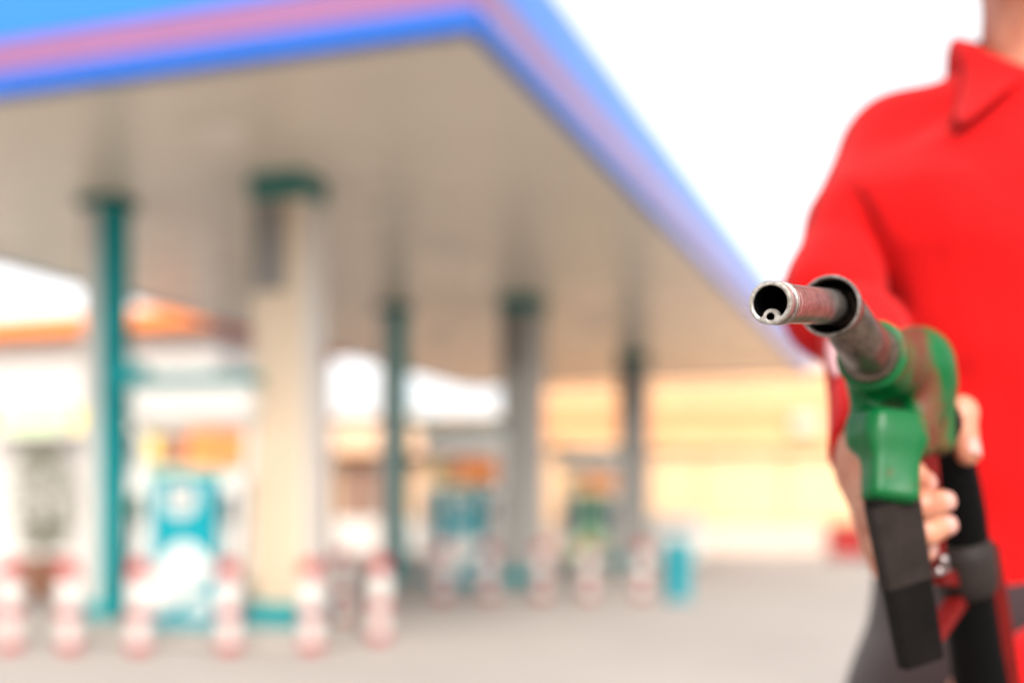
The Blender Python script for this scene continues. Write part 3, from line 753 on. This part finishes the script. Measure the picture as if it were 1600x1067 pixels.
# collar: stand, fold and leaf
nth = 64; th0 = rad(24); rows = []
def colpt(th, r, z):
    # th = 0 at the front (towards the camera), positive to the wearer's left
    return Vector((NX + r * math.sin(th) * 1.02, NY + .012 - r * math.cos(th), z))
vs = []; fs = []
NR = 7
for i in range(nth + 1):
    th = -math.pi * 2 + 0
    th = th0 + (2 * math.pi - 2 * th0) * i / nth
    fr = (1 + math.cos(th)) / 2                 # 1 at front, 0 at the back
    ztop = 1.620 - .088 * fr ** 2
    tip = max(0, (fr - .62) / .38) ** 1.5
    zleaf = 1.552 - .095 * max(0, fr - .5) - .042 * tip
    rl = .089 + .096 * tip
    rt = .067 + .004 * abs(math.sin(th)) + .012 * fr
    ring = [(rt - .008, ztop - .055), (rt - .003, ztop - .012), (rt + .001, ztop), (rt + .007, ztop + .002), (rt + .013, ztop - .006), ((rt + .012 + rl) / 2 + .002 + .008 * tip, (ztop + zleaf) / 2 - .002), (rl, zleaf)]
    sp = th + 0.0
    for j, (r_, z_) in enumerate(ring):
        # leaf ends slant outwards towards the tips
        k = max(0, j - 3) / 3.0
        side = 1 if th < math.pi else -1
        vs.append(colpt(th + side * .45 * k * tip, r_, z_))
    if i:
        a = (i - 1) * NR; b = i * NR
        for j in range(NR - 1): fs.append((a + j, a + j + 1, b + j + 1, b + j))
coll = under(mesh_obj('collar', vs, fs, M['shirt'], per, True), per)
coll.parent = shirt; coll.location = (0, 0, 0)
so = coll.modifiers.new('thick', 'SOLIDIFY'); so.thickness = .0028; so.offset = 0
ss = coll.modifiers.new('sub', 'SUBSURF'); ss.levels = 1; ss.render_levels = 1
pk = MB()
for k in range(8):
    z = 1.50 - .022 * k; b_ = float(np.interp(z, prof_z, prof_b)) + .010
    pk.box((NX, NY - b_ - .001, z - .011), (.030, .008, .0225), .001)
pko = under(pk.build('placket', M['shirt'], None), per); pko.parent = shirt; pko.location = (0, 0, 0)
for z in (1.47, 1.41, 1.355):
    b_ = float(np.interp(z, prof_z, prof_b)) + .012
    q = MB().lathe([(.0005, .0), (.005, .0), (.0055, .0012), (.004, .0022), (.0005, .0018)], (NX, NY - b_ - .002, z), (0, -1, 0), 16).build('button', M['redpl'], shirt, auto=50)
# pale pink strip along the forearm sleeve
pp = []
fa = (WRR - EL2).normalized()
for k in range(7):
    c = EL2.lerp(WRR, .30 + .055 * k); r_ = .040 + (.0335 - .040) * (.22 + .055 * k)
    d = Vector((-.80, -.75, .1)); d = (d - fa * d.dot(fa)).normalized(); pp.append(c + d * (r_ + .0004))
pw_ = MB().tube(pp, [.002, .0055, .007, .0075, .007, .0055, .002], 10).build('pale_strip', M['pale_strip'], shirt, auto=60)
# trousers
HR = Vector((NX - .098, NY, .90)); HL = Vector((NX + .098, NY, .90))
def f_tr(p):
    z = p[:, 2]
    f = np.maximum(torso(p, .010), z - 1.062)
    f = np.maximum(f, .84 - z)
    for h, s in ((HR, -1), (HL, 1)):
        k = Vector((h.x + s * .012, NY - .01, .50)); an = Vector((h.x + s * .02, NY + .03, .07))
        f = smin(f, smin(cap_(p, h, k, .092, .070), np.maximum(cap_(p, k, an, .074, .060), .045 - z), .03), .05)
    return f + folds(p, .003)
v, fc = surfnet(f_tr, (.20, 1.02, .02), (.88, 1.45, 1.075), .009)
tr = under(mesh_obj('trousers', v, fc, M['trouser'], per, True), per)
sm = tr.modifiers.new('smooth', 'SMOOTH'); sm.iterations = 3; sm.factor = .5
for s in (-1, 1):
    ax_ = Vector((NX + s * .118, NY + .03, 0))
    def f_sh(p, ax_=ax_):
        f = cap_(p, ax_ + Vector((0, .03, .045)), ax_ + Vector((0, -.03, .06)), .040, .042)
        f = smin(f, cap_(p, ax_ + Vector((0, -.06, .035)), ax_ + Vector((s * .012, -.16, .03)), .040, .034), .03)
        return np.maximum(smin(f, cap_(p, ax_ + Vector((0, .02, .06)), ax_ + Vector((0, .01, .11)), .04, .045), .03), -(p[:, 2]))
    v, fc = surfnet(f_sh, ax_ + Vector((-.08, -.22, -.012)), ax_ + Vector((.08, .10, .14)), .006)
    under(mesh_obj('shoe', v, fc, M['leather'], per, True), per)

# skin: right hand with its forearm, left hand, neck and head
def fing(p, pts, rs, k=.004):
    f = None
    for i in range(len(pts) - 1):
        c = cap_(p, pts[i], pts[i + 1], rs[i], rs[i + 1]); f = c if f is None else smin(f, c, k)
    for i in range(1, len(pts) - 1): f = smin(f, ell_(p, pts[i], (rs[i] * 1.06,) * 3), .003)
    return f
FG = {
 'index': ([P(1374, 768, .884), P(1378, 746, .846), P(1424, 742, .836), P(1443, 754, .850)], [.0125, .0100, .0092, .0083]),
 'middle': ([P(1368, 806, .888), P(1384, 800, .845), P(1440, 790, .834), P(1472, 784, .846)], [.0125, .0102, .0096, .0086]),
 'ring': ([P(1374, 846, .892), P(1394, 846, .850), P(1446, 832, .838), P(1475, 821, .848)], [.0120, .0098, .0092, .0084]),
 'little': ([P(1386, 880, .897), P(1402, 886, .864), P(1432, 872, .852), P(1447, 860, .858)], [.0110, .0088, .0080, .0072])}
TB = ([P(1388, 720, .930), P(1456, 662, .945), P(1500, 646, .912), P(1512, 708, .888)], [.0175, .0145, .0118, .0092])
def f_hand(p):
    f = cap_(p, WRR, EL2.lerp(WRR, .45), .0275, .033)
    W2 = WRR + Vector((0, 0, -.01))
    m = None
    for n, (pts, rs) in FG.items():
        c = cap_(p, W2.lerp(pts[0], .15), pts[0], .019, rs[0] + .001); m = c if m is None else smin(m, c, .012)
    f = smin(f, m, .02)
    f = smin(f, ell_(p, WRR.lerp(TB[0][0], .7), (.019, .022, .022)), .02)
    f = smin(f, fing(p, TB[0], TB[1], .006), .012)
    h = None
    for n, (pts, rs) in FG.items():
        c = fing(p, pts, rs); h = c if h is None else smin(h, c, .0014)
    f = smin(f, h, .006)
    for n, (pts, rs) in FG.items():            # creases at the finger joints
        d = (pts[3] - pts[2]).normalized()
        for q in (pts[2].lerp(pts[3], .12),):
            cr = np.maximum(np.abs((p - A(q)) @ A(d)) - .0004, np.sqrt(((p - A(q)) ** 2).sum(1)) - rs[2] * 1.3)
            f = smax(f, -np.maximum(cr, -(fing(p, pts, rs) + .0012)), .0012)
    return f
v, fc = surfnet(f_hand, (.195, .80, CAMH - .065), (.355, 1.0, CAMH + .125), .0015)
HV, HF = v, fc
def f_body2(p):
    # neck and head
    ph = p + A((0, 0, .028))
    f = cap_(p, (NX, NY + .02, 1.44), (NX, NY + .005, 1.66), .064, .058)
    f = smin(f, cap_(p, (NX - .07, NY + .03, 1.475), (NX + .07, NY + .03, 1.475), .036, .036), .04)
    f = smin(f, ell_(ph, (NX, NY - .005, 1.765), (.077, .098, .105)), .03)
    f = smin(f, ell_(ph, (NX, NY - .045, 1.685), (.055, .055, .052)), .03)
    f = smin(f, cap_(ph, (NX, NY - .098, 1.765), (NX, NY - .118, 1.725), .008, .013), .012)
    f = smin(f, ell_(ph, (NX, NY - .098, 1.683), (.024, .010, .007)), .006)
    for s in (-1, 1):
        f = smin(f, ell_(ph, (NX + s * .080, NY + .005, 1.745), (.009, .018, .032)), .006)
        f = smax(f, -ell_(ph, (NX + s * .032, NY - .108, 1.762), (.017, .014, .010)), .008)
    # torso core and arms inside the clothes
    f = smin(f, torso(p, -.022), .02)
    f = smin(f, cap_(p, SHR, ELR, .028, .026), .01); f = smin(f, cap_(p, EL2, EL2.lerp(WRR, .7), .028, .029), .02)
    f = smin(f, cap_(p, SHL, ELL, .045, .036), .02); f = smin(f, cap_(p, ELL, WRL, .036, .027), .02)
    # left hand closed round the hose below
    c = P(1545, 1155, 1.0)
    f = smin(f, cap_(p, WRL, c, .024, .021), .02)
    for k in range(4):
        b0 = c + Vector((-.012, -.02, .02 - .019 * k)); b1 = b0 + Vector((-.035, -.012, -.004)); b2 = b1 + Vector((-.012, .03, -.002))
        f = smin(f, smin(cap_(p, b0, b1, .011, .0098), cap_(p, b1, b2, .0098, .0085), .004), .004)
    f = smin(f, cap_(p, c + Vector((-.01, .015, .02)), c + Vector((-.05, .022, .03)), .014, .0095), .008)
    for h, s in ((HR, -1), (HL, 1)):
        f = smin(f, cap_(p, h, (h.x + s * .012, NY - .01, .50), .08, .055), .05)
        f = smin(f, cap_(p, (h.x + s * .012, NY - .01, .50), (h.x + s * .02, NY + .03, .09), .055, .04), .03)
    return f
v, fc = surfnet(f_body2, (.20, .90, .04), (.88, 1.42, 1.885), .0075)
v = np.concatenate([v, HV]); fc = np.concatenate([fc, HF + (len(v) - len(HV))])
bod = under(mesh_obj('body', v, fc, M['skin'], per, True), per)
# nails
for n, (pts, rs) in list(FG.items()) + [('thumb', TB)]:
    d = (pts[3] - pts[2]).normalized(); out = Vector((.55, -.75, .1)) if n != 'thumb' else Vector((.45, -.9, .1))
    out = (out - d * out.dot(d)).normalized(); x = d.cross(out); r_ = rs[3]
    c = pts[3] - d * r_ * .05; vs = []; fs = []
    L0 = .0075 if n == 'thumb' else .0055; 
    for i in range(6):
        for j in range(7):
            u_ = (i / 5 - .5) * 2; a = (j / 6 - .5) * 1.7
            rr_ = r_ * (1 - .10 * max(0, u_)) * 1.02 + (rs[2] - r_) * .12 * max(0, -u_)
            vs.append(c + d * u_ * L0 * (1 - .12 * (a / .85) ** 2) + (out * math.cos(a) + x * math.sin(a)) * rr_)
    for i in range(5):
        for j in range(6): fs.append((i * 7 + j, i * 7 + j + 1, i * 7 + j + 8, i * 7 + j + 7))
    q = under(mesh_obj('fingernail', vs, fs, M['nail'], per, True), per); q.parent = bod; q.location = (0, 0, 0)
    m_ = q.modifiers.new('thick', 'SOLIDIFY'); m_.thickness = .0007; m_.offset = 0
# hair and eyes
def f_hair(p):
    p = p + A((0, 0, .028))
    f = ell_(p, (NX, NY + .004, 1.775), (.086, .108, .112))
    f = smax(f, -ell_(p, (NX, NY - .085, 1.715), (.078, .085, .085)), .015)
    f = np.maximum(f, 1.665 + .25 * np.clip(NY + .03 - p[:, 1], 0, .2) - p[:, 2])
    return f + .003 * np.sin(140 * p[:, 0] + 4 * np.sin(30 * p[:, 2])) * np.sin(60 * p[:, 2])
v, fc = surfnet(f_hair, (NX - .11, NY - .13, 1.62), (NX + .11, NY + .14, 1.92), .005)
under(mesh_obj('hair', v, fc, M['hair'], per, True), per)
for s in (-1, 1):
    e = under(MB().lathe([(.0005, -.011), (.006, -.0095), (.0105, -.004), (.0105, .004), (.006, .0095), (.0005, .011)], (NX + s * .032, NY - .088, 1.734), (0, -1, 0), 20).build('eye', M['eye'], per, auto=90), per)
    q = MB().lathe([(.0005, .0114), (.0045, .0108)], (NX + s * .032, NY - .088, 1.734), (0, -1, 0), 16).build('iris', M['hair'], per); q.parent = e
    q = MB().tube(catmull([(NX + s * .016, NY - .103, 1.754), (NX + s * .034, NY - .1, 1.761), (NX + s * .052, NY - .086, 1.755)], 4), .0035, 8).build('eyebrow', M['hair'], per, auto=80); under(q, per)
